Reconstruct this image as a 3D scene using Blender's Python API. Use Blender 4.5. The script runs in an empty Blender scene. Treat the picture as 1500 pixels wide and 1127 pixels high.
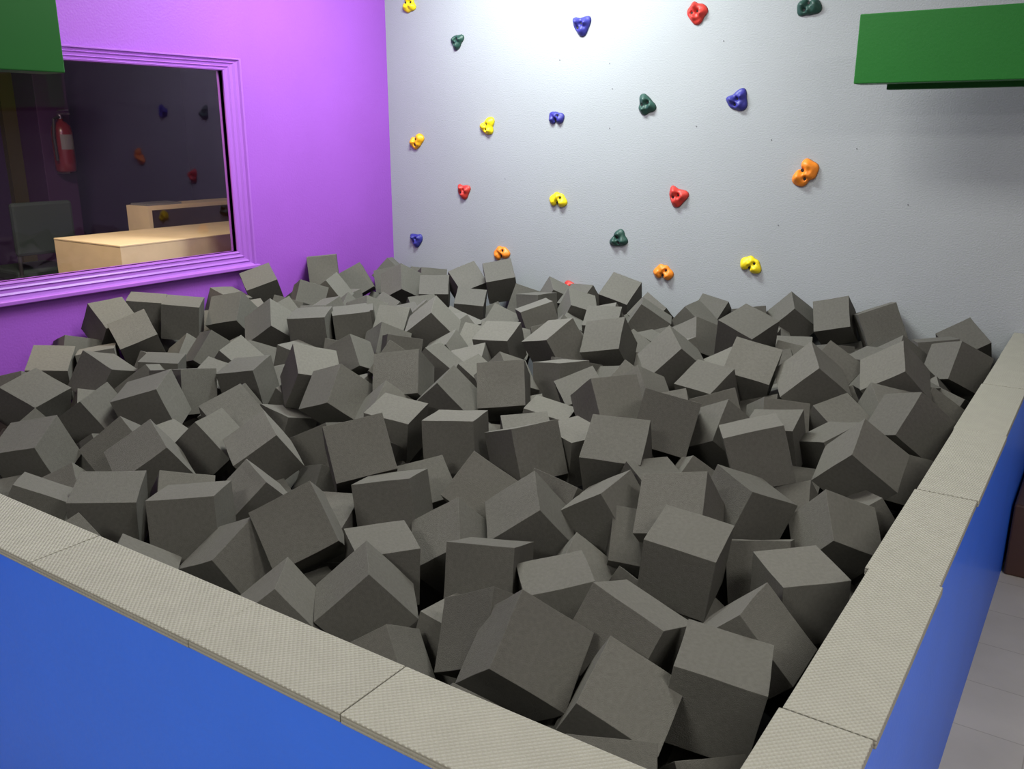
import bpy, bmesh, math, random
import numpy as np
from mathutils import Vector, Matrix, noise
random.seed(7); rng=np.random.RandomState(11)
sc=bpy.context.scene; COL=sc.collection
sc.view_settings.view_transform='Standard'; sc.view_settings.look='None'
# ---------------- camera ----------------
F=1304.0; P=math.atan(370/1304.0); YAW=math.radians(34.17); CZ=1.97
cp,sp=math.cos(P),math.sin(P); cy,sy=math.cos(YAW),math.sin(YAW)
cam=bpy.data.cameras.new('camera'); co=bpy.data.objects.new('camera',cam); COL.objects.link(co)
cam.sensor_width=36; cam.lens=F/1500*36; cam.clip_start=.02
co.location=(0,0,CZ); co.rotation_euler=(math.pi/2-P,0,YAW); sc.camera=co
fwdh=np.array([-sy,cy,0]); up=np.array([0,0,1.]); right=np.array([cy,sy,0])
fwd=fwdh*cp-up*sp; down=-fwdh*sp-up*cp
RC=np.array([right,down,fwd]); CAM=np.array([0,0,CZ])
def ray(x,y): return RC.T@np.array([x-750,y-563.5,F])
def hit(x,y,axis,val):
    d=ray(x,y); s=(val-CAM[axis])/d[axis]; return CAM+d*s
XW,YW,ZP=-4.636,5.2,.97
# ---------------- helpers ----------------
def link(name,me,parent=None,mat=None):
    o=bpy.data.objects.new(name,me); COL.objects.link(o)
    if parent: o.parent=parent
    if mat and me: me.materials.append(mat)
    return o
def obj(name,bm,mat,parent=None,smooth=False):
    bmesh.ops.recalc_face_normals(bm,faces=bm.faces)
    me=bpy.data.meshes.new(name); bm.to_mesh(me); bm.free()
    if smooth:
        for p in me.polygons: p.use_smooth=True
    return link(name,me,parent,mat)
def box(bm,x0,x1,y0,y1,z0,z1,bev=0):
    r=bmesh.ops.create_cube(bm,size=1)
    for v in r['verts']:
        v.co=Vector(((x0+x1)/2+v.co.x*(x1-x0),(y0+y1)/2+v.co.y*(y1-y0),(z0+z1)/2+v.co.z*(z1-z0)))
    if bev:
        es=list({e for v in r['verts'] for e in v.link_edges})
        bmesh.ops.bevel(bm,geom=es,offset=bev,segments=2,profile=.5,affect='EDGES')
def cyl(bm,c,r1,r2,h,axis='z',seg=24):
    m=Matrix.Translation(c)
    if axis=='y': m=m@Matrix.Rotation(math.pi/2,4,'X')
    if axis=='x': m=m@Matrix.Rotation(math.pi/2,4,'Y')
    bmesh.ops.create_cone(bm,cap_ends=True,segments=seg,radius1=r1,radius2=r2,depth=h,matrix=m)
def tube(bm,pts,r,seg=8):
    rings=[]
    for i,p in enumerate(pts):
        p=Vector(p); a=Vector(pts[max(i-1,0)]); b=Vector(pts[min(i+1,len(pts)-1)]); d=(b-a).normalized()
        u=d.orthogonal().normalized() if not rings else (pu-d*pu.dot(d)).normalized()
        pu=u; w=d.cross(u)
        rings.append([bm.verts.new(p+(u*math.cos(t)+w*math.sin(t))*r) for t in [2*math.pi*k/seg for k in range(seg)]])
    for a,b in zip(rings,rings[1:]):
        for k in range(seg): bm.faces.new((a[k],a[(k+1)%seg],b[(k+1)%seg],b[k]))
    bm.faces.new(rings[0]); bm.faces.new(rings[-1][::-1])
def thing(name,label,cat,loc=(0,0,0),group=None):
    o=bpy.data.objects.new(name,None); COL.objects.link(o); o.location=loc; o.empty_display_size=.1
    o['label']=label;o['category']=cat
    if group:o['group']=group
    return o
def tag(o,label,cat,group=None):
    o['label']=label;o['category']=cat
    if group:o['group']=group
    return o
def struct(o): o['kind']='structure'; return o
# ---------------- materials ----------------
def mat(name,col,rough=.6,spec=.4,bump=0,bscale=60,var=0,vscale=3,objrand=0,coat=0,metal=0):
    m=bpy.data.materials.new(name); m.use_nodes=True; nt=m.node_tree; N=nt.nodes; L=nt.links
    b=N['Principled BSDF']; b.inputs['Roughness'].default_value=rough; b.inputs['Specular IOR Level'].default_value=spec
    b.inputs['Metallic'].default_value=metal; b.inputs['Coat Weight'].default_value=coat; b.inputs['Coat Roughness'].default_value=.15
    tc=N.new('ShaderNodeTexCoord')
    nz=N.new('ShaderNodeTexNoise'); nz.inputs['Scale'].default_value=vscale; nz.inputs['Detail'].default_value=5
    L.new(tc.outputs['Object'],nz.inputs['Vector'])
    mr=N.new('ShaderNodeMapRange'); mr.inputs['From Min'].default_value=.3; mr.inputs['From Max'].default_value=.7
    mr.inputs['To Min'].default_value=1-var; mr.inputs['To Max'].default_value=1+var
    L.new(nz.outputs['Fac'],mr.inputs['Value'])
    fac=mr.outputs['Result']
    if objrand:
        oi=N.new('ShaderNodeObjectInfo'); m2=N.new('ShaderNodeMapRange'); m2.inputs['To Min'].default_value=1-objrand; m2.inputs['To Max'].default_value=1+objrand
        L.new(oi.outputs['Random'],m2.inputs['Value']); mm=N.new('ShaderNodeMath'); mm.operation='MULTIPLY'
        L.new(fac,mm.inputs[0]); L.new(m2.outputs['Result'],mm.inputs[1]); fac=mm.outputs[0]
    vm=N.new('ShaderNodeVectorMath'); vm.operation='SCALE'; vm.inputs[0].default_value=col[:3]
    L.new(fac,vm.inputs['Scale']); L.new(vm.outputs['Vector'],b.inputs['Base Color'])
    if bump:
        n2=N.new('ShaderNodeTexNoise'); n2.inputs['Scale'].default_value=bscale; n2.inputs['Detail'].default_value=3
        L.new(tc.outputs['Object'],n2.inputs['Vector'])
        bp=N.new('ShaderNodeBump'); bp.inputs['Strength'].default_value=bump; bp.inputs['Distance'].default_value=.01
        L.new(n2.outputs['Fac'],bp.inputs['Height']); L.new(bp.outputs['Normal'],b.inputs['Normal'])
    return m
FOAM=mat('charcoal_foam',(.118,.114,.100),.95,.08,.3,85,.08,18,.15)
PURPLE=mat('purple_paint',(.30,.080,.50),.5,.35,.15,90,.04,2)
TRIM=mat('purple_trim_paint',(.34,.105,.54),.4,.4,.05,60,.03,4)
FARP=mat('mauve_paint',(.38,.29,.42),.6,.3,.1,90,.04,2)
GREY=mat('grey_wall_paint',(.36,.38,.395),.55,.3,.2,120,.03,1.5)
BLUE=mat('blue_paint',(.016,.16,.92),.45,.35,.12,50,.03,3,coat=.12)
GREEN=mat('green_paint',(.010,.14,.016),.5,.3,.06,70,.03,5)
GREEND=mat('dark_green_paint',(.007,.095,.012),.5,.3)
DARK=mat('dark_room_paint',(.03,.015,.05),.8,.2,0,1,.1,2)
BLACK=mat('black_pit',(.01,.01,.01),.9,.1)
WOOD=mat('pale_wood',(.70,.55,.32),.55,.3,.1,40,.06,6)
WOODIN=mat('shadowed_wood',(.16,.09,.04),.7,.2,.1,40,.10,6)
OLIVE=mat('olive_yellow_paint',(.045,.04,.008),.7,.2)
MAROON=mat('brown_vinyl',(.09,.045,.03),.5,.4,.1,60)
REDX=mat('extinguisher_red',(.14,.008,.01),.3,.5)
WHITE=mat('white_label',(.16,.16,.15),.5,.3)
METAL=mat('steel',(.6,.6,.58),.35,.5,metal=1)
BLK=mat('black_rubber',(.02,.02,.02),.6,.3)
HC={'yellow':mat('yellow_resin',(.85,.66,.01),.45,.4,.1,150),'orange':mat('orange_resin',(.85,.25,.02),.45,.4,.1,150),
'amber':mat('amber_resin',(.88,.42,.01),.45,.4,.1,150),
'red':mat('red_resin',(.55,.04,.03),.45,.4,.1,150),'blue':mat('blue_resin',(.035,.035,.25),.45,.4,.1,150),
'dark green':mat('dark_green_resin',(.02,.065,.050),.45,.4,.1,150)}
CEIL=mat('ceiling_white',(.6,.6,.6),.9,.1)
def padmat():
    m=mat('grey_beige_embossed_rubber',(.335,.325,.272),.75,.25,0,1,.04,12,.05)
    nt=m.node_tree;N=nt.nodes;L=nt.links;b=N['Principled BSDF']
    tc=N.new('ShaderNodeTexCoord'); mp=N.new('ShaderNodeMapping'); mp.inputs['Rotation'].default_value=(0,0,math.radians(45)); mp.inputs['Scale'].default_value=(115,115,115)
    L.new(tc.outputs['Object'],mp.inputs['Vector'])
    ck=N.new('ShaderNodeTexVoronoi'); ck.inputs['Scale'].default_value=1; ck.inputs['Randomness'].default_value=0.0
    L.new(mp.outputs['Vector'],ck.inputs['Vector'])
    bp=N.new('ShaderNodeBump'); bp.inputs['Strength'].default_value=1; bp.inputs['Distance'].default_value=.006; bp.invert=True
    L.new(ck.outputs['Distance'],bp.inputs['Height']); L.new(bp.outputs['Normal'],b.inputs['Normal'])
    return m
PAD=padmat()
def tilemat():
    m=mat('beige_floor_tile',(.66,.62,.50),.5,.3,.05,40,.08,3)
    nt=m.node_tree;N=nt.nodes;L=nt.links;b=N['Principled BSDF']
    src=b.inputs['Base Color'].links[0].from_socket
    tc=N.new('ShaderNodeTexCoord'); br=N.new('ShaderNodeTexBrick'); br.offset=0
    br.inputs['Scale'].default_value=1; br.inputs['Brick Width'].default_value=.305; br.inputs['Row Height'].default_value=.305; br.inputs['Mortar Size'].default_value=.002
    br.inputs['Color1'].default_value=(1,1,1,1); br.inputs['Color2'].default_value=(.95,.95,.95,1); br.inputs['Mortar'].default_value=(.72,.7,.66,1)
    L.new(tc.outputs['Object'],br.inputs['Vector'])
    vm=N.new('ShaderNodeVectorMath'); vm.operation='MULTIPLY'; L.new(src,vm.inputs[0]); L.new(br.outputs['Color'],vm.inputs[1]); L.new(vm.outputs['Vector'],b.inputs['Base Color'])
    return m
TILE=tilemat()
def glassmat():
    m=bpy.data.materials.new('window_glass'); m.use_nodes=True; N=m.node_tree.nodes; L=m.node_tree.links; N.clear()
    o=N.new('ShaderNodeOutputMaterial'); t=N.new('ShaderNodeBsdfTransparent'); g=N.new('ShaderNodeBsdfGlossy'); x=N.new('ShaderNodeMixShader')
    t.inputs['Color'].default_value=(.92,.89,.92,1); g.inputs['Roughness'].default_value=.03; g.inputs['Color'].default_value=(.8,.65,.95,1); x.inputs[0].default_value=.065
    L.new(t.outputs[0],x.inputs[1]); L.new(g.outputs[0],x.inputs[2]); L.new(x.outputs[0],o.inputs[0]); return m
GLASS=glassmat()
# ---------------- room shell ----------------
CEILZ=3.7
bm=bmesh.new(); box(bm,-8,3.2,-3,6.2,-.1,0); struct(obj('floor',bm,TILE))
bm=bmesh.new(); box(bm,-8,3.2,-3,6.2,CEILZ,CEILZ+.1); struct(obj('ceiling',bm,CEIL))
bm=bmesh.new(); box(bm,XW,3.0,YW,YW+.15,0,CEILZ); wg=struct(obj('wall_back',bm,GREY))
bm=bmesh.new(); box(bm,3.0,3.15,-3,YW+.15,0,CEILZ); struct(obj('wall_right',bm,FARP))
bm=bmesh.new()
for px,py in [(893,93),(897,130),(893,188),(820,88),(740,262),(1060,60),(1255,218),(1020,185),(1140,330),(1130,205),(1330,300)]:
    p=hit(px,py,1,YW-.001); cyl(bm,p,.0028,.0028,.003,'y',10)
obj('bolt_hole',bm,mat('hole_grey',(.12,.12,.13),.8,.1),wg)['kind']='stuff'
# ---- window
ti=hit(322,103,0,XW); bi=hit(349,368,0,XW); to=hit(346,86,0,XW); bo=hit(374,389,0,XW)
iy1=(ti[1]+bi[1])/2; oy1=(to[1]+bo[1])/2; iz1,iz0=ti[2],bi[2]; oz1,oz0=to[2],bo[2]
iy0=1.55; oy0=iy0-(oy1-iy1)
WT=.05
bm=bmesh.new()
box(bm,XW-WT,XW,-3,iy0,0,CEILZ); box(bm,XW-WT,XW,iy1,YW+.15,0,CEILZ); box(bm,XW-WT,XW,iy0,iy1,0,iz0); box(bm,XW-WT,XW,iy0,iy1,iz1,CEILZ)
struct(obj('wall_left',bm,PURPLE))
win=struct(bpy.data.objects.new('window_1',None)); COL.objects.link(win); win.location=(XW,(iy0+iy1)/2,iz0)
bpy.context.view_layer.update()
def child(o,par):
    o.parent=par; o.matrix_parent_inverse=par.matrix_world.inverted(); return o
prof=[(0,-.03),(0,.010),(.10,.014),(.14,.010),(.24,.012),(.32,.018),(.38,.012),(.52,.015),(.62,.022),(.68,.016),(.80,.020),(.88,.030),(.97,.030),(1,.026),(1,.0)]
bm=bmesh.new(); rings=[]
for t,h in prof:
    y0=iy0+(oy0-iy0)*t; y1=iy1+(oy1-iy1)*t; z0=iz0+(oz0-iz0)*t; z1=iz1+(oz1-iz1)*t
    rings.append([bm.verts.new((XW+h,a,b)) for a,b in ((y0,z0),(y1,z0),(y1,z1),(y0,z1))])
for a,b in zip(rings,rings[1:]):
    for k in range(4): bm.faces.new((a[k],a[(k+1)%4],b[(k+1)%4],b[k]))
child(obj('window_frame',bm,TRIM),win)
bm=bmesh.new(); box(bm,XW+.001,XW+.045,oy0-.01,oy1+.02,oz0-.010,oz0+.012,.004); child(obj('window_sill',bm,TRIM),win)
bm=bmesh.new(); vs=[bm.verts.new((XW-.012,a,b)) for a,b in ((iy0,iz0),(iy1,iz0),(iy1,iz1),(iy0,iz1))]; bm.faces.new(vs); child(obj('window_pane',bm,GLASS),win)
# ---- side room
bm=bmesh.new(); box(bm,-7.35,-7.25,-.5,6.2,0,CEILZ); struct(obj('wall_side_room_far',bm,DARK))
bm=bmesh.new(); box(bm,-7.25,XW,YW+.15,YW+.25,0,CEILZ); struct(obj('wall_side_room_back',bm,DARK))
at=hit
p0=at(15,250,0,-7.2); p1=at(48,250,0,-7.2)
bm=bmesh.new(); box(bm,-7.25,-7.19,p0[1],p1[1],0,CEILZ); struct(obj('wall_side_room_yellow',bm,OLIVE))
p0=at(66,250,0,-6.9); p1=at(112,250,0,-6.9)
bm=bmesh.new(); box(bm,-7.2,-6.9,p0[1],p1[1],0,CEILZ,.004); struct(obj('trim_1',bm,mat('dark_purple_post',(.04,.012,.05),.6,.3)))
bz=1.97-.663
g=thing('storage_box','pale wooden box standing just behind the window, nearest the glass','box',(-5.4,3.7,0))
bpy.context.view_layer.update()
bm=bmesh.new(); box(bm,-5.74,-5.01,3.15,4.75,0,bz-.012); child(obj('body',bm,WOOD),g)
bm=bmesh.new(); box(bm,-5.742,-5.008,3.148,4.752,bz-.012,bz,.003); child(obj('lid',bm,WOOD),g)
z2=1.97-.53
g=thing('storage_shelf','open-fronted pale wooden shelf unit behind the wooden box','shelf',(-6.12,4.6,0))
bpy.context.view_layer.update()
for (a,b,c,d,e,f_,n) in [(-6.25,-5.98,4.02,5.2,z2-.03,z2,'top'),(-6.25,-5.98,4.02,4.05,0,z2-.03,'side_panel'),(-6.25,-5.98,5.17,5.2,0,z2-.03,'side_panel'),(-6.22,-5.98,4.05,5.17,z2-.25,z2-.22,'shelf_board'),(-6.25,-6.23,4.05,5.17,0,z2-.03,'back_panel')]:
    bm=bmesh.new(); box(bm,a,b,c,d,e,f_); child(obj(n,bm,WOOD if n!='back_panel' else WOODIN),g)
bm=bmesh.new(); box(bm,-6.22,-6.02,4.04,4.34,z2,z2+.015); tag(obj('folded_paper',bm,WHITE),'thin pale folded sheet lying on the open wooden shelf','paper')
# dark chair at the lower left behind the glass
ch=at(38,330,0,-6.3); cy_,cz_=ch[1],ch[2]
CH=mat('dark_chair_fabric',(.02,.03,.025),.7,.2)
g=thing('chair','dark chair standing left of the wooden box behind the window','chair',(-6.3,cy_,0))
bpy.context.view_layer.update()
sz=cz_-.30
bm=bmesh.new(); box(bm,-6.52,-6.08,cy_-.22,cy_+.22,sz-.05,sz+.02,.02); child(obj('seat',bm,CH),g)
bm=bmesh.new(); box(bm,-6.10,-6.05,cy_-.21,cy_+.21,sz+.12,cz_+.17,.02); child(obj('backrest',bm,CH),g)
for sx in (-6.49,-6.09):
    for s_ in (-.19,.19):
        bm=bmesh.new(); tube(bm,[(sx,cy_+s_,0),(sx,cy_+s_,sz-.04)] if sx<-6.2 else [(sx+.03,cy_+s_,0),(sx+.01,cy_+s_,sz),(sx+.02,cy_+s_,cz_)],.013); child(obj('leg',bm,BLK),g)
e=at(93,215,0,-6.822); ey=e[1]; ez=e[2]
g=thing('fire_extinguisher','red fire extinguisher hanging in the dark room behind the window','fire extinguisher',(-6.822,ey,ez-.2))
bpy.context.view_layer.update()
bm=bmesh.new()
pr=[(0,-.19),(.06,-.19),(.073,-.175),(.075,-.12),(.075,.11),(.066,.15),(.04,.18),(.022,.19),(.022,.205),(0,.205)]
ringsv=[]
for r,z in pr:
    ringsv.append([bm.verts.new((-6.822+max(r,.0005)*math.cos(t),ey+max(r,.0005)*math.sin(t),ez+z)) for t in [2*math.pi*k/28 for k in range(28)]])
for a,b in zip(ringsv,ringsv[1:]):
    for k in range(28): bm.faces.new((a[k],a[(k+1)%28],b[(k+1)%28],b[k]))
child(obj('cylinder_body',bm,REDX,smooth=True),g)
bm=bmesh.new(); cyl(bm,(-6.82,ey,ez+.22),.018,.018,.03); box(bm,-6.83,-6.70,ey-.012,ey+.012,ez+.235,ez+.247); box(bm,-6.83,-6.71,ey-.012,ey+.012,ez+.262,ez+.272); child(obj('valve_handle',bm,METAL),g)
bm=bmesh.new(); tube(bm,[(-6.80,ey-.02,ez+.22),(-6.77,ey-.08,ez+.2),(-6.76,ey-.10,ez+.08),(-6.76,ey-.095,ez-.1)],.012); child(obj('hose',bm,BLK),g)
bm=bmesh.new(); box(bm,-6.905,-6.83,ey-.03,ey+.03,ez-.2,ez-.185); box(bm,-6.905,-6.895,ey-.03,ey+.03,ez-.2,ez+.15); child(obj('wall_bracket',bm,METAL),g)
bm=bmesh.new()
for k in range(8):
    t0=-.7+k*.175; t1=t0+.175
    v=[bm.verts.new((-6.822+.0765*math.cos(t),ey+.0765*math.sin(t),ez+z)) for t,z in ((t0,-.02),(t1,-.02),(t1,.09),(t0,.09))]; bm.faces.new(v)
child(obj('paper_label',bm,WHITE),g)
# ---------------- pit walls + pads ----------------
FY0,FY1=.959,1.138; RX0,RX1=-.381,-.217
bm=bmesh.new(); box(bm,XW,RX1-.008,FY0+.006,FY1-.02,0,ZP-.02); wf=struct(obj('wall_front',bm,BLUE))
bm=bmesh.new(); box(bm,RX0+.02,RX1-.006,FY1-.01,YW,0,ZP-.02); wr=struct(obj('wall_pit_right',bm,BLUE))
bm=bmesh.new(); box(bm,XW,RX0+.01,FY1-.0195,FY1-.01,0.03,ZP-.021); obj('bounce_blocker',bm,BLACK,wf)  # added black board, keeps blue bounce from the pit wall off the foam
bm=bmesh.new(); box(bm,RX0+.008,RX0+.0195,FY1-.01,YW,0.03,ZP-.021); obj('bounce_blocker',bm,BLACK,wr)  # same added bounce-blocking board for the right pit wall
bm=bmesh.new(); box(bm,XW,RX0,FY1,YW,0,.02); struct(obj('floor_pit',bm,BLACK))
def pad(x0,x1,y0,y1,label,dz=0,grp=None):
    bm=bmesh.new(); box(bm,-(x1-x0)/2,(x1-x0)/2,-(y1-y0)/2,(y1-y0)/2,-.02,0,.002)
    bmesh.ops.subdivide_edges(bm,edges=[e for e in bm.edges if e.calc_length()>.2],cuts=6)
    for v in bm.verts: v.co.z+=.001*noise.noise(Vector((v.co.x*6+x0*9,v.co.y*6+y0*9,1)))
    o=obj('rubber_pad',bm,PAD); o.location=((x0+x1)/2,(y0+y1)/2,ZP+dz); tag(o,label,'pad',grp); return o
fs=[hit(50,822,2,ZP)[0],hit(280,935,2,ZP)[0],hit(500,1045,2,ZP)[0]]
fx=[-3.3,-2.68,fs[0],fs[1],fs[2],-.383]
names=['','grey-beige embossed pad on the front border at the far left edge','embossed front border pad between the first and second seam from the left','embossed front border pad between the second and third seam from the left','grey-beige embossed pad on the front border reaching the bottom edge of the photo']
for k in range(5):
    if k<1: continue
    pad(fx[k]+.0006,fx[k+1]-.0006,FY0,FY1+.001*(k%3),names[k],.0012*(k%2))
ry=[FY0]+[hit(x,y,2,ZP)[1] for x,y in ((1140,1035),(1268,832),(1335,715),(1385,625),(1425,560))]
ry+=[(ry[-1]+YW)/2,YW-.004]
nm=['nearest pad of the right border at the bottom of the photo']+[w+' embossed pad from the bottom on the right border' for w in ('second','third','fourth','fifth','sixth')]+['far grey-beige pad of the right border, last before the grey wall']
off=[0,.006,-.003,.002,-.002,.002,0,0]
for k in range(len(ry)-1):
    pad(RX0+off[k],RX1+off[k]*.8,ry[k]+.0006,ry[k+1]-.0006,nm[k],.0012*(k%2))
bm=bmesh.new(); box(bm,-.212,.9,4.36,YW-.01,0,.35,.01); tag(obj('floor_mat',bm,MAROON),'thick dark brown padded mat on the tiled floor outside the pit','mat')
# ---------------- green beams ----------------
yb=4.6; a=hit(1250,123,1,yb); b=hit(1256,21,1,yb)
g=thing('overhead_beam','green painted box beam at the top right in front of the climbing wall','beam',((a[0]+1.6)/2,yb+.06,a[2]))
bpy.context.view_layer.update()
bm=bmesh.new(); box(bm,a[0],2.2,yb,yb+.14,a[2],b[2],.004); child(obj('beam_body',bm,GREEN),g)
c=hit(1300,127,1,yb+.16)
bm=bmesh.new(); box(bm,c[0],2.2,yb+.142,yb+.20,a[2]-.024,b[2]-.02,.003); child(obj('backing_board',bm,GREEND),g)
bm=bmesh.new(); box(bm,2.2,2.32,yb-.02,yb+.22,0,CEILZ); child(obj('post',bm,GREEN),g)
xb=-3.2; a=hit(96,107,0,xb)
g=thing('overhead_beam','green painted box beam at the top left covering the window corner','beam',(xb-.07,a[1]-.5,a[2]))
bpy.context.view_layer.update()
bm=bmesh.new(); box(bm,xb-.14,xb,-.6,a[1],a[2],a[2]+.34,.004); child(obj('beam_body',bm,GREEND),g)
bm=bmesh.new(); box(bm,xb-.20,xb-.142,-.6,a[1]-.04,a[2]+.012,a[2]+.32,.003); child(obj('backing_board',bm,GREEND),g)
bm=bmesh.new(); box(bm,xb-.17,xb+.03,-.72,-.6,0,CEILZ); child(obj('post',bm,GREEN),g)
# ---------------- climbing holds ----------------
def hold(px,py,color,label,kind=0,rot=0,r=.062,seed=1):
    p=hit(px,py,1,YW)
    rnd=random.Random(seed)
    g=thing('climbing_hold',label,'climbing hold',p,'climbing holds on the grey wall')
    bm=bmesh.new(); NA,NR=48,18
    ph=[rnd.uniform(0,6.28) for _ in range(4)]
    if kind==0:
        Rf=lambda t:1+.17*math.cos(3*t+ph[0])+.10*math.cos(2*t+ph[1])+.06*math.cos(5*t+ph[2])
        bumps=[(.62,-ph[0]/3+k*2.094,.34,.30) for k in range(3)]; pits=[(.28,-ph[0]/3+1.05,.22,.50),(.42,-ph[0]/3+3.3,.16,.38)]
    elif kind==1:
        Rf=lambda t:1+.20*math.cos(2*t)+.08*math.cos(3*t+ph[1])-.40*math.exp(-((((t-1.57+math.pi)%(2*math.pi))-math.pi)/.34)**2)+.05*math.cos(6*t+ph[0])
        bumps=[(.75,.35,.40,.30),(.75,2.8,.40,.30),(.45,4.7,.34,.20)]; pits=[(.28,1.57,.22,.42),(.45,3.9,.18,.35)]
    else:
        Rf=lambda t:1+.36*math.exp(-((((t-2.3+math.pi)%(2*math.pi))-math.pi)/.32)**2)+.22*math.exp(-((((t-.5+math.pi)%(2*math.pi))-math.pi)/.42)**2)+.12*math.cos(3*t+ph[2])
        bumps=[(.8,2.3,.34,.42),(.6,.4,.34,.28),(.5,4.4,.36,.26)]; pits=[(.22,1.4,.2,.45),(.45,3.4,.17,.36)]
    def H(x,y,rr):
        h=.46*math.sqrt(max(0,1-rr**2.4))
        for d,t,s,a_ in bumps: h+=a_*math.exp(-((x-d*math.cos(t))**2+(y-d*math.sin(t))**2)/(s*s))*(1-rr**4)
        for d,t,s,a_ in pits: h-=a_*math.exp(-((x-d*math.cos(t))**2+(y-d*math.sin(t))**2)/(s*s))
        h+=.12*noise.noise(Vector((x*2.6+seed,y*2.6,0)))*(1-rr*rr)
        return max(h,.02) if rr<1 else 0
    cr,sr=math.cos(rot),math.sin(rot)
    def V(x,y,h): return (r*(x*cr-y*sr),-r*h*.95-.0005,r*(x*sr+y*cr))
    c0=bm.verts.new(V(0,0,H(0,0,0))); prev=None
    for i in range(1,NR+1):
        rr=(i/NR)**.8; ring=[]
        for k in range(NA):
            t=2*math.pi*k/NA; R_=Rf(t)*rr; x,y=R_*math.cos(t),R_*math.sin(t); ring.append(bm.verts.new(V(x,y,H(x,y,rr))))
        for k in range(NA):
            if prev: bm.faces.new((prev[k],prev[(k+1)%NA],ring[(k+1)%NA],ring[k]))
            else: bm.faces.new((c0,ring[(k+1)%NA],ring[k]))
        prev=ring
    bm.faces.new(prev)
    obj('grip_body',bm,HC[color],g,True)
    for d,t,s,a_ in pits[:2]:
        bm=bmesh.new(); x,y=d*math.cos(t),d*math.sin(t); v=V(x,y,H(x,y,.3)+.03)
        cyl(bm,v,r*.16,r*.16,.010,'y',14); cyl(bm,(v[0],v[1]-.0055,v[2]),r*.08,r*.08,.002,'y',6)
        obj('bolt',bm,BLK,g)
HS=[(600,6,'yellow','yellow climbing hold at the very top, next to the purple wall',0,0),
(670,61,'dark green','small dark green climbing hold near the top, nearest the purple wall of its colour',0,1),
(853,38,'blue','blue climbing hold near the top of the grey wall',2,.2),
(1021,20,'red','red climbing hold near the top of the grey wall',2,-.4),
(1185,10,'dark green','dark green climbing hold cut by the top edge, left of the green beam',1,0),
(611,207,'amber','yellow-orange climbing hold beside the purple wall corner',1,.5),
(715,185,'yellow','yellow climbing hold high on the wall, left of the upper blue ones',0,2),
(815,173,'blue','blue climbing hold between the high yellow and the high dark green hold',1,3.1),
(947,154,'dark green','dark green climbing hold in the upper middle of the wall',0,.8),
(1082,148,'blue','blue climbing hold nearest the green beam',2,.6),
(680,281,'red','small red climbing hold, leftmost of the red ones',2,0),
(818,293,'yellow','yellow climbing hold in the middle of the grey wall',1,3.0),
(993,289,'red','red climbing hold right of the middle of the wall',2,-.2),
(1180,253,'orange','large orange climbing hold below the green beam',1,.9),
(611,352,'blue','small blue climbing hold low in the corner beside the purple wall',2,.3),
(735,371,'orange','orange climbing hold just above the foam, left half of the wall',1,3.3),
(907,350,'dark green','lowest dark green climbing hold on the wall',0,3),
(972,399,'orange','orange climbing hold just above the foam right of the middle',1,3.0),
(1100,388,'yellow','yellow climbing hold just above the foam at the right',1,2.8),
(838,424,'red','red climbing hold half hidden by the foam cubes',0,0)]
for i,h in enumerate(HS): hold(h[0],h[1],h[2],h[3],h[4],h[5],.070 if i==13 else (.050 if i in(1,10,14,7) else .057),i+3)
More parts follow.
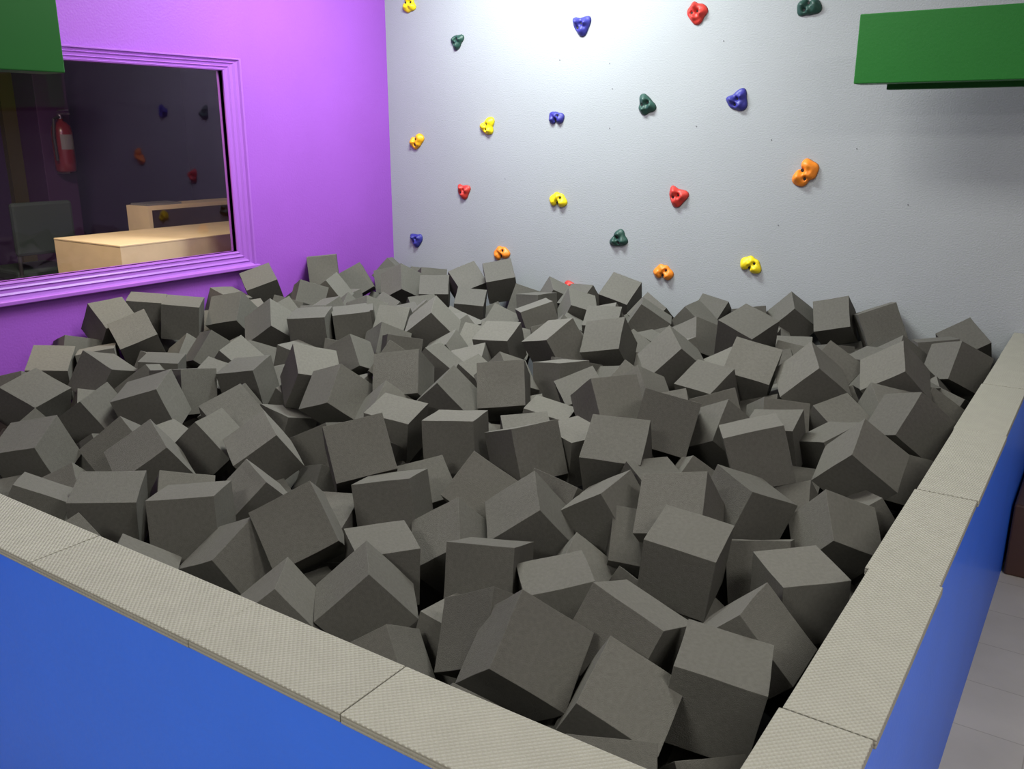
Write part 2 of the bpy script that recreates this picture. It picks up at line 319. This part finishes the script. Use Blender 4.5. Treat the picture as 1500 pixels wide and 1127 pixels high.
# ---------------- foam cubes ----------------
def S(x,y):
    t=min(1,max(0,(y-1.5)/2.2)); t=t*t*(3-2*t)
    s=.765+.175*t
    w=min(1,max(0,(x+4.6)/1.1)); s+=(1-w)*.09*math.exp(-((y-3.1)/.55)**2)
    k=min(1,max(0,(y-4.1)/.7))*min(1,max(0,(x+4.3)/.7)); s-=.055*k
    s+=.06*min(1,max(0,(x+1.7)/.7))*min(1,max(0,(y-3.2)/.8))
    return s
A0=.202
N_=None
CU=[ # near corner, then its two or three neighbouring corners as read off the photo, then the label
((541,850),(454,905),(621,903),(537,797),'foam cube tilted on its corner near the front pads, left of the upright square one'),
((747,803),(645,795),(742,917),N_,'dark grey foam cube showing one nearly square upright face, near the front'),
((765,875),(870,857),(752,830),(785,968),'dark grey foam cube with a pale level top, touching the upright square-faced cube'),
((840,868),(957,946),(790,978),(900,866),'tilted foam cube just left of the biggest looking one, near the bottom'),
((1085,903),(990,953),(1160,1003),(1127,852),'biggest looking foam cube, tilted on edge beside the right border near the bottom'),
((1252,852),(1145,862),(1235,930),(1195,806),'foam cube touching the right border behind the biggest tilted one'),
((965,968),(1098,1012),(940,1075),N_,'foam cube lying in the bottom right corner of the pit'),
((870,1022),(985,1100),(822,1080),N_,'lowest foam cube cut by the bottom edge of the photo'),
((705,975),(635,985),(785,1000),N_),
((722,990),(832,1055),(672,1010),N_),
((832,990),(935,1002),(818,1060),N_),
((632,897),(708,930),(600,975),N_),
((322,815),(380,885),(268,830),N_,'foam cube wedged at the front pads left of the centre'),
((480,800),(440,712),(388,850),(500,812),'pale-faced foam cube leaning left with a broad square face, left of the front centre'),
((320,730),(205,732),(328,820),(346,704),'upright foam cube with a narrow pale top near the left front pads'),
((200,737),(95,738),(205,815),N_,'foam cube touching the front pads at the left'),
((515,706),(600,697),(527,795),N_),
((672,728),(607,762),(727,772),(678,800)),
((795,745),(718,792),(850,802),N_),
((775,690),(716,705),(842,707),(735,643),'foam cube with three visible faces standing on a corner in the centre of the pit'),
((943,680),(841,673),(957,620),(940,735),'foam cube with a broad tilted pale top right of the centre'),
((1037,698),(935,692),(1027,783),(1066,740),'foam cube leaning forward with its broad face down, right of the centre'),
((1100,722),(1168,742),(1060,800),N_),
((1207,712),(1165,757),(1272,748),(1222,795)),
((1247,667),(1190,705),(1310,722),N_),
((1215,652),(1165,652),(1262,614),(1222,715)),
((1350,580),(1313,635),(1405,620),N_),
((1148,627),(1057,640),(1168,705),(1135,605),'dark square-faced foam cube with a thin pale top, right of the centre'),
((1042,592),(957,571),(1015,680),N_),
((868,558),(833,580),(935,545),(880,625)),
((768,593),(763,531),(692,598),(775,613),'foam cube with a pale upright square face in the middle of the heap'),
((612,507),(548,516),(617,580),(640,540)),
((437,547),(503,560),(428,499),(418,602)),
((262,545),(212,541),(322,540),(268,605)),
((328,642),(288,597),(390,608),N_),
((568,607),(463,627),(588,692),N_,'broad square-faced foam cube left of the centre of the heap'),
((600,626),(525,603),(628,601),(600,670)),
((692,618),(618,616),(697,695),N_),
((643,562),(600,600),(690,610),N_),
((222,665),(176,612),(160,715),N_),
((245,655),(172,708),(290,700),N_),
((293,622),(338,667),(248,660),N_),
((398,640),(342,683),(440,685),N_),
((228,572),(160,588),(264,632),N_),
((118,590),(75,620),(165,640),N_),
((50,657),(-20,668),(88,712),N_),
((52,600),(2,563),(100,565),(52,655)),
((100,541),(35,547),(113,512),(105,580)),
((122,517),(163,540),(98,565),N_),
((233,447),(180,440),(233,490),(240,431),'foam cube sitting high against the purple wall, left of a pair'),
((289,450),(236,447),(289,500),(298,436),'foam cube sitting high against the purple wall, right of a pair'),
((160,482),(205,472),(150,515),N_),
((178,512),(228,490),(192,545),N_),
((478,467),(415,468),(482,512),(488,450),'left cube of two dark foam cubes side by side on top of the heap'),
((541,455),(484,465),(545,508),(535,444),'right cube of two dark foam cubes side by side on top of the heap'),
((398,435),(362,465),(437,462),(400,478)),
((408,412),(360,425),(418,440),N_),
((530,388),(490,405),(545,415),N_),
((494,377),(450,377),(494,408),(492,370),'small looking foam cube perched highest beside the purple wall corner'),
((590,382),(560,402),(622,402),(592,425),'dark foam cube at the foot of the wall corner'),
((630,460),(590,487),(672,495),N_),
((900,398),(878,430),(938,412),N_),
((937,448),(985,475),(910,485),N_,'square-faced foam cube leaning at the back below the middle of the grey wall'),
((1000,512),(945,555),(1042,545),N_),
((1130,562),(1060,547),(1152,514),(1118,605),'foam cube with a pale slanting top at the right of the heap'),
((1122,510),(1070,503),(1145,486),(1120,550)),
((1092,445),(1050,468),(1145,470),N_),
((1318,447),(1248,462),(1328,490),(1300,444),'foam cube sitting high at the back right in front of the grey wall'),
((1325,545),(1262,572),(1365,590),N_),
((1290,535),(1238,532),(1322,518),(1285,575)),
((1405,503),(1347,503),(1408,545),(1395,495)),
((812,442),(762,460),(822,485),(800,438)),
((745,500),(690,503),(767,476),(748,540)),
((905,480),(850,478),(912,455),(905,515)),
((905,512),(848,516),(925,548),N_),
((800,498),(765,500),(830,550),N_),
((880,728),(818,752),(918,800),N_),
((945,787),(1050,822),(932,872),N_),
((815,650),(740,648),(800,610),(815,690)),
((1197,540),(1140,580),(1245,580),N_),
((1060,590),(1035,640),(1108,622),N_),
((1020,470),(985,478),(1060,480),(1018,510)),
((1165,455),(1130,480),(1200,480),N_),
((700,385),(655,395),(720,410),N_),
((745,378),(705,385),(752,405),N_),
((650,432),(615,432),(655,462),N_),
((705,450),(668,445),(708,480),(712,430)),
((345,470),(305,478),(370,495),N_),
((375,545),(315,555),(400,520),(380,590)),
((480,590),(440,600),(525,620),N_),
((1390,555),(1350,560),(1430,580),N_),
((1440,510),(1408,520),(1455,530),N_),
((1240,480),(1200,485),(1255,500),N_),
]
def rv(w):
    th=np.linalg.norm(w)
    if th<1e-9: return np.eye(3)
    k=w/th; K=np.array([[0,-k[2],k[1]],[k[2],0,-k[0]],[-k[1],k[0],0]]); return np.eye(3)+math.sin(th)*K+(1-math.cos(th))*K@K
def fit(c):
    pts=[np.array(p,float)-np.array([750,563.5]) if p is not None else None for p in c[:4]]
    C=pts[0]; d=np.array([C[0],C[1],F]); dn=cp*C[1]+sp*F
    drop=1.05
    for _ in range(3):
        w=CAM+RC.T@(d*drop/dn); drop=CZ-(S(w[0],w[1])+.08)
    t=d*drop/dn; zd=t[2]; s=A0*F/zd
    rows=[]
    for p in pts[1:]:
        if p is None: continue
        e=(p-C)/s; rows.append([e[0],e[1],math.sqrt(max(.04,1-e@e))])
    M=np.array(rows); two=len(rows)==2
    if two:
        M[:,2]*=.6
        a,b=M/np.linalg.norm(M,axis=1)[:,None]
        M=np.array([a,b,np.cross(a,b)])
        if M[2][2]<0: M[2]=-M[2]
    U,_,V=np.linalg.svd(M); Q=U@V
    obs=[p for p in pts if p is not None]
    n=len(obs)
    def res(x):
        R=rv(x[3:6])@Q.T
        a=A0*math.exp(x[6]); T=x[:3]; r=[]
        vs=[T]+[T+a*R[:,i] for i in range(n-1)]
        for v,o in zip(vs,obs): r+=[(F*v[0]/v[2]-o[0])/5,(F*v[1]/v[2]-o[1])/5]
        if two: r+=[R[2,0]/.5,R[2,1]/.5]
        cc=T+a*R.sum(1)/2; wv=CAM+RC.T@cc
        ext=a/2*np.abs(RC.T@R).sum(1)
        r.append(max(0,XW+.005+ext[0]-wv[0])/.01)
        r.append(max(0,wv[1]+ext[1]-YW+.005)/.01)
        r.append(max(0,wv[0]+ext[0]-RX0+.008)/.01)
        r.append(max(0,FY1+.008+ext[1]-wv[1])/.02)
        r.append((wv[2]-S(wv[0],wv[1]))/.05); r.append(x[6]/.05)
        return np.array(r)
    x=np.concatenate([t,np.zeros(4)]); lam=1e-2; r=res(x)
    for it in range(40):
        J=np.array([(res(x+h)-r)/1e-5 for h in np.eye(7)*1e-5]).T
        dx=np.linalg.solve(J.T@J+lam*np.eye(7),-J.T@r); r2=res(x+dx)
        if r2@r2<r@r: x=x+dx;r=r2;lam=max(lam*.3,1e-6)
        else: lam*=4
    R=rv(x[3:6])@Q.T; a=A0*math.exp(x[6]); cc=x[:3]+a*R.sum(1)/2
    Rw=RC.T@R
    if np.linalg.det(Rw)<0: Rw=Rw[:,[1,0,2]]
    return CAM+RC.T@cc,Rw,a
cen=[];rot=[];siz=[];lab=[]
for i,c in enumerate(CU):
    q,R,a=fit(c)
    cen.append(q);rot.append(R);siz.append(min(.214,max(.183,a)));lab.append(c[4] if len(c)>4 else None)
NF=len(cen)
def inview(x,y,z):
    v=RC@(np.array([x,y,z])-CAM)
    if v[2]<.3: return False
    return -120<750+F*v[0]/v[2]<1620 and -100<563+F*v[1]/v[2]<1290
n=0
while n<560:
    x=rng.uniform(XW+.13,RX0-.13); y=rng.uniform(FY1+.13,YW-.13); z=S(x,y)-.02-rng.uniform(0,.42)
    if not inview(x,y,z): continue
    q=rng.normal(size=4); q/=np.linalg.norm(q)
    w_,x_,y_,z_=q
    R=np.array([[1-2*(y_*y_+z_*z_),2*(x_*y_-z_*w_),2*(x_*z_+y_*w_)],[2*(x_*y_+z_*w_),1-2*(x_*x_+z_*z_),2*(y_*z_-x_*w_)],[2*(x_*z_-y_*w_),2*(y_*z_+x_*w_),1-2*(x_*x_+y_*y_)]])
    cen.append(np.array([x,y,z]));rot.append(R);siz.append(.184*rng.uniform(.97,1.03));lab.append(None);n+=1
Cn=np.array(cen);Rt=np.array(rot);Hf=np.array(siz)/2
orig=Cn.copy()
isf=np.arange(len(Cn))<NF
def sat(I,J):
    d=Cn[J]-Cn[I]; A=Rt[I];B=Rt[J]
    ax=[A[:,:,k] for k in range(3)]+[B[:,:,k] for k in range(3)]
    for a in range(3):
        for b in range(3):
            cr=np.cross(A[:,:,a],B[:,:,b]); nn=np.linalg.norm(cr,axis=1,keepdims=True)
            ax.append(np.where(nn>.05,cr/np.maximum(nn,1e-9),A[:,:,0]))
    AX=np.stack(ax,1)
    ra=Hf[I][:,None]*np.abs(np.einsum('pax,pxk->pak',AX,A)).sum(2)
    rb=Hf[J][:,None]*np.abs(np.einsum('pax,pxk->pak',AX,B)).sum(2)
    pr=np.einsum('pax,px->pa',AX,d); ov=ra+rb-np.abs(pr)
    k=ov.argmin(1); idx=np.arange(len(I)); m=ov[idx,k]
    return m,AX[idx,k]*np.where(pr[idx,k]>=0,1,-1)[:,None]
Sv=lambda C:np.array([S(a,b) for a,b in C[:,:2]])
def clamp():
    ext=Hf[:,None]*np.abs(Rt).sum(2)
    lo=np.array([XW+.004,FY1+.006,.06]);hi=np.array([RX0-.006,YW-.004,9.])
    Cn[:]=np.minimum(np.maximum(Cn,lo+ext),hi-ext)
    cap=Sv(Cn)+np.where(Cn[:,1]>3.8,.005,-.05)
    Cn[~isf,2]=np.minimum(Cn[~isf,2],cap[~isf])
rd=orig[:NF]-CAM; rd/=np.linalg.norm(rd,axis=1)[:,None]
def relax(iters,rise):
    for it in range(iters):
        D=np.linalg.norm(Cn[:,None]-Cn[None],axis=2); I,J=np.where(np.triu(D<.37,1))
        m,ax=sat(I,J); k=m>.001; I,J,m,ax=I[k],J[k],m[k],ax[k]
        wi=np.where(isf[I],np.where(isf[J],1,.02),1.); wj=np.where(isf[J],np.where(isf[I],1,.02),1.)
        mv=(m*.6/(wi+wj))[:,None]*ax
        cnt=np.zeros(len(Cn)); np.add.at(cnt,I,1); np.add.at(cnt,J,1)
        dC=np.zeros_like(Cn); np.add.at(dC,I,-mv*wi[:,None]); np.add.at(dC,J,mv*wj[:,None])
        dC/=np.maximum(1,np.sqrt(cnt))[:,None]
        df=dC[:NF]; al=(df*rd).sum(1)[:,None]*rd; dC[:NF]=al*1.1+(df-al)*.35
        Cn[:]=Cn+dC
        off_=Cn[:NF]-orig[:NF]; s_=(off_*rd).sum(1); pe=off_-s_[:,None]*rd
        s_=np.clip(s_*.985,-.03,.14); Cn[:NF]=orig[:NF]+rd*s_[:,None]+pe*.93
        if it<iters*.75: Cn[~isf,2]+=rise
        clamp()
relax(220,.0010)
def cube_mesh(seed):
    bm=bmesh.new(); bmesh.ops.create_cube(bm,size=1)
    bmesh.ops.bevel(bm,geom=list(bm.edges),offset=.007,segments=2,profile=.6,affect='EDGES')
    long=[e for e in bm.edges if e.calc_length()>.5]
    bmesh.ops.subdivide_edges(bm,edges=long,cuts=5,use_grid_fill=True)
    r=random.Random(seed); o=Vector((r.random()*50,r.random()*50,0))
    for v in bm.verts:
        c=v.co; n=c.copy()
        d=noise.noise_vector(c*1.6+o)*.014
        for i in range(3):
            j,k=(i+1)%3,(i+2)%3
            if abs(c[i])>.49: n[i]-=math.copysign(.010,c[i])*(1-(2*c[j])**2)*(1-(2*c[k])**2)
        v.co=n+d
    bmesh.ops.recalc_face_normals(bm,faces=bm.faces)
    me=bpy.data.meshes.new('foam_cube'); bm.to_mesh(me); bm.free(); me.materials.append(FOAM); return me
MV=[cube_mesh(s) for s in range(7)]
cubes={}; idx_of={}
def setm(i,o):
    M=Matrix([list(Rt[i][r]) for r in range(3)]).to_4x4()
    o.matrix_world=Matrix.Translation(Cn[i])@M@Matrix.Scale(2*Hf[i],4)
for i in range(len(Cn)):
    o=bpy.data.objects.new('foam_cube',MV[i%7]); COL.objects.link(o); setm(i,o)
    cubes[i]=o; idx_of[o.name]=i
# cubes of the lower layer that lie over a placed cube are pushed down into the pile
def blockers():
    bpy.context.view_layer.update(); dg=bpy.context.evaluated_depsgraph_get(); rm=set()
    for i in range(NF):
        blk={}; pts=[Cn[i]]
        for a in range(3):
            for s in (-1,1):
                nrm=Rt[i][:,a]*s
                if nrm@(CAM-Cn[i])>0.05:
                    fc=Cn[i]+nrm*Hf[i]; pts.append(fc)
                    for b in (1,2):
                        for s2 in (-.6,.6): pts.append(fc+Rt[i][:,(a+b)%3]*Hf[i]*s2)
        for p in pts:
            d=Vector(p-CAM).normalized(); ok,loc,nn,ix,ob,mm=sc.ray_cast(dg,Vector(CAM),d)
            if ok and ob.name in idx_of and idx_of[ob.name]>=NF: blk[idx_of[ob.name]]=blk.get(idx_of[ob.name],0)+1
        for k_,v_ in blk.items():
            if v_>=2: rm.add(k_)
    return rm
for k in range(4):
    for i in blockers(): Cn[i,2]-=.055; setm(i,cubes[i])
for i in blockers(): bpy.data.objects.remove(cubes[i]); del cubes[i]
bpy.context.view_layer.update(); dg=bpy.context.evaluated_depsgraph_get()
cnt={}
for off_,wgt in ((np.zeros(3),3),(right*.5,1),(-right*.5,1),(up*.35,1)):
    for px in range(0,1501,9):
        for py in range(340,1128,9):
            d=Vector(ray(px,py)).normalized()
            ok,loc,nn,idx,ob,mm=sc.ray_cast(dg,Vector(CAM+off_),d)
            if ok and ob.name.startswith('foam_cube'): cnt[ob.name]=cnt.get(ob.name,0)+wgt
for i,o in cubes.items():
    if cnt.get(o.name,0)<4: bpy.data.objects.remove(o); continue
    x,y,z=Cn[i]
    if i<NF and lab[i]: tag(o,lab[i],'foam cube','foam cubes filling the pit'); continue
    if y>4.4: l,gp='plain dark grey foam cube in the rows at the foot of the grey climbing wall','foam cubes along the grey wall'
    elif x<-3.75: l,gp='plain dark grey foam cube in the rows at the foot of the purple wall','foam cubes along the purple wall'
    elif x>-.85: l,gp='plain dark grey foam cube in the row beside the right border','foam cubes beside the right border'
    elif y<1.6: l,gp='plain dark grey foam cube in the row beside the front border','foam cubes beside the front border'
    else: l,gp='plain dark grey foam cube in the middle of the heap','foam cubes in the middle of the heap'
    tag(o,l,'foam cube',gp)
# ---------------- lights ----------------
def area(name,loc,size,power,col=(1,1,1),rot=(0,0,0),sy_=None):
    l=bpy.data.lights.new(name,'AREA'); l.energy=power; l.size=size; l.color=col
    if sy_: l.shape='RECTANGLE'; l.size_y=sy_
    o=bpy.data.objects.new(name,l); COL.objects.link(o); o.location=loc; o.rotation_euler=rot
area('ceiling_light_main',(-3.2,4.15,3.6),1.0,120,(.92,1,.98),sy_=.3)
area('ceiling_light_mid',(-2.2,3.0,3.62),1.6,80,(1,.99,.93),sy_=.6)
area('fill_light_right',(1.4,1.0,3.62),1.4,70,(1,.98,.92),sy_=.6)  # added fill for the blue outer wall and tiles, not a known fixture
area('ceiling_light_rear',(-1.4,-1.6,3.62),1.2,95,(1,.99,.93),sy_=.5)
area('side_room_light',(-4.95,2.5,2.9),.3,50,(1,.88,.66))
w=bpy.data.worlds.new('world'); sc.world=w; w.use_nodes=True
w.node_tree.nodes['Background'].inputs[0].default_value=(1,.99,.97,1); w.node_tree.nodes['Background'].inputs[1].default_value=.10
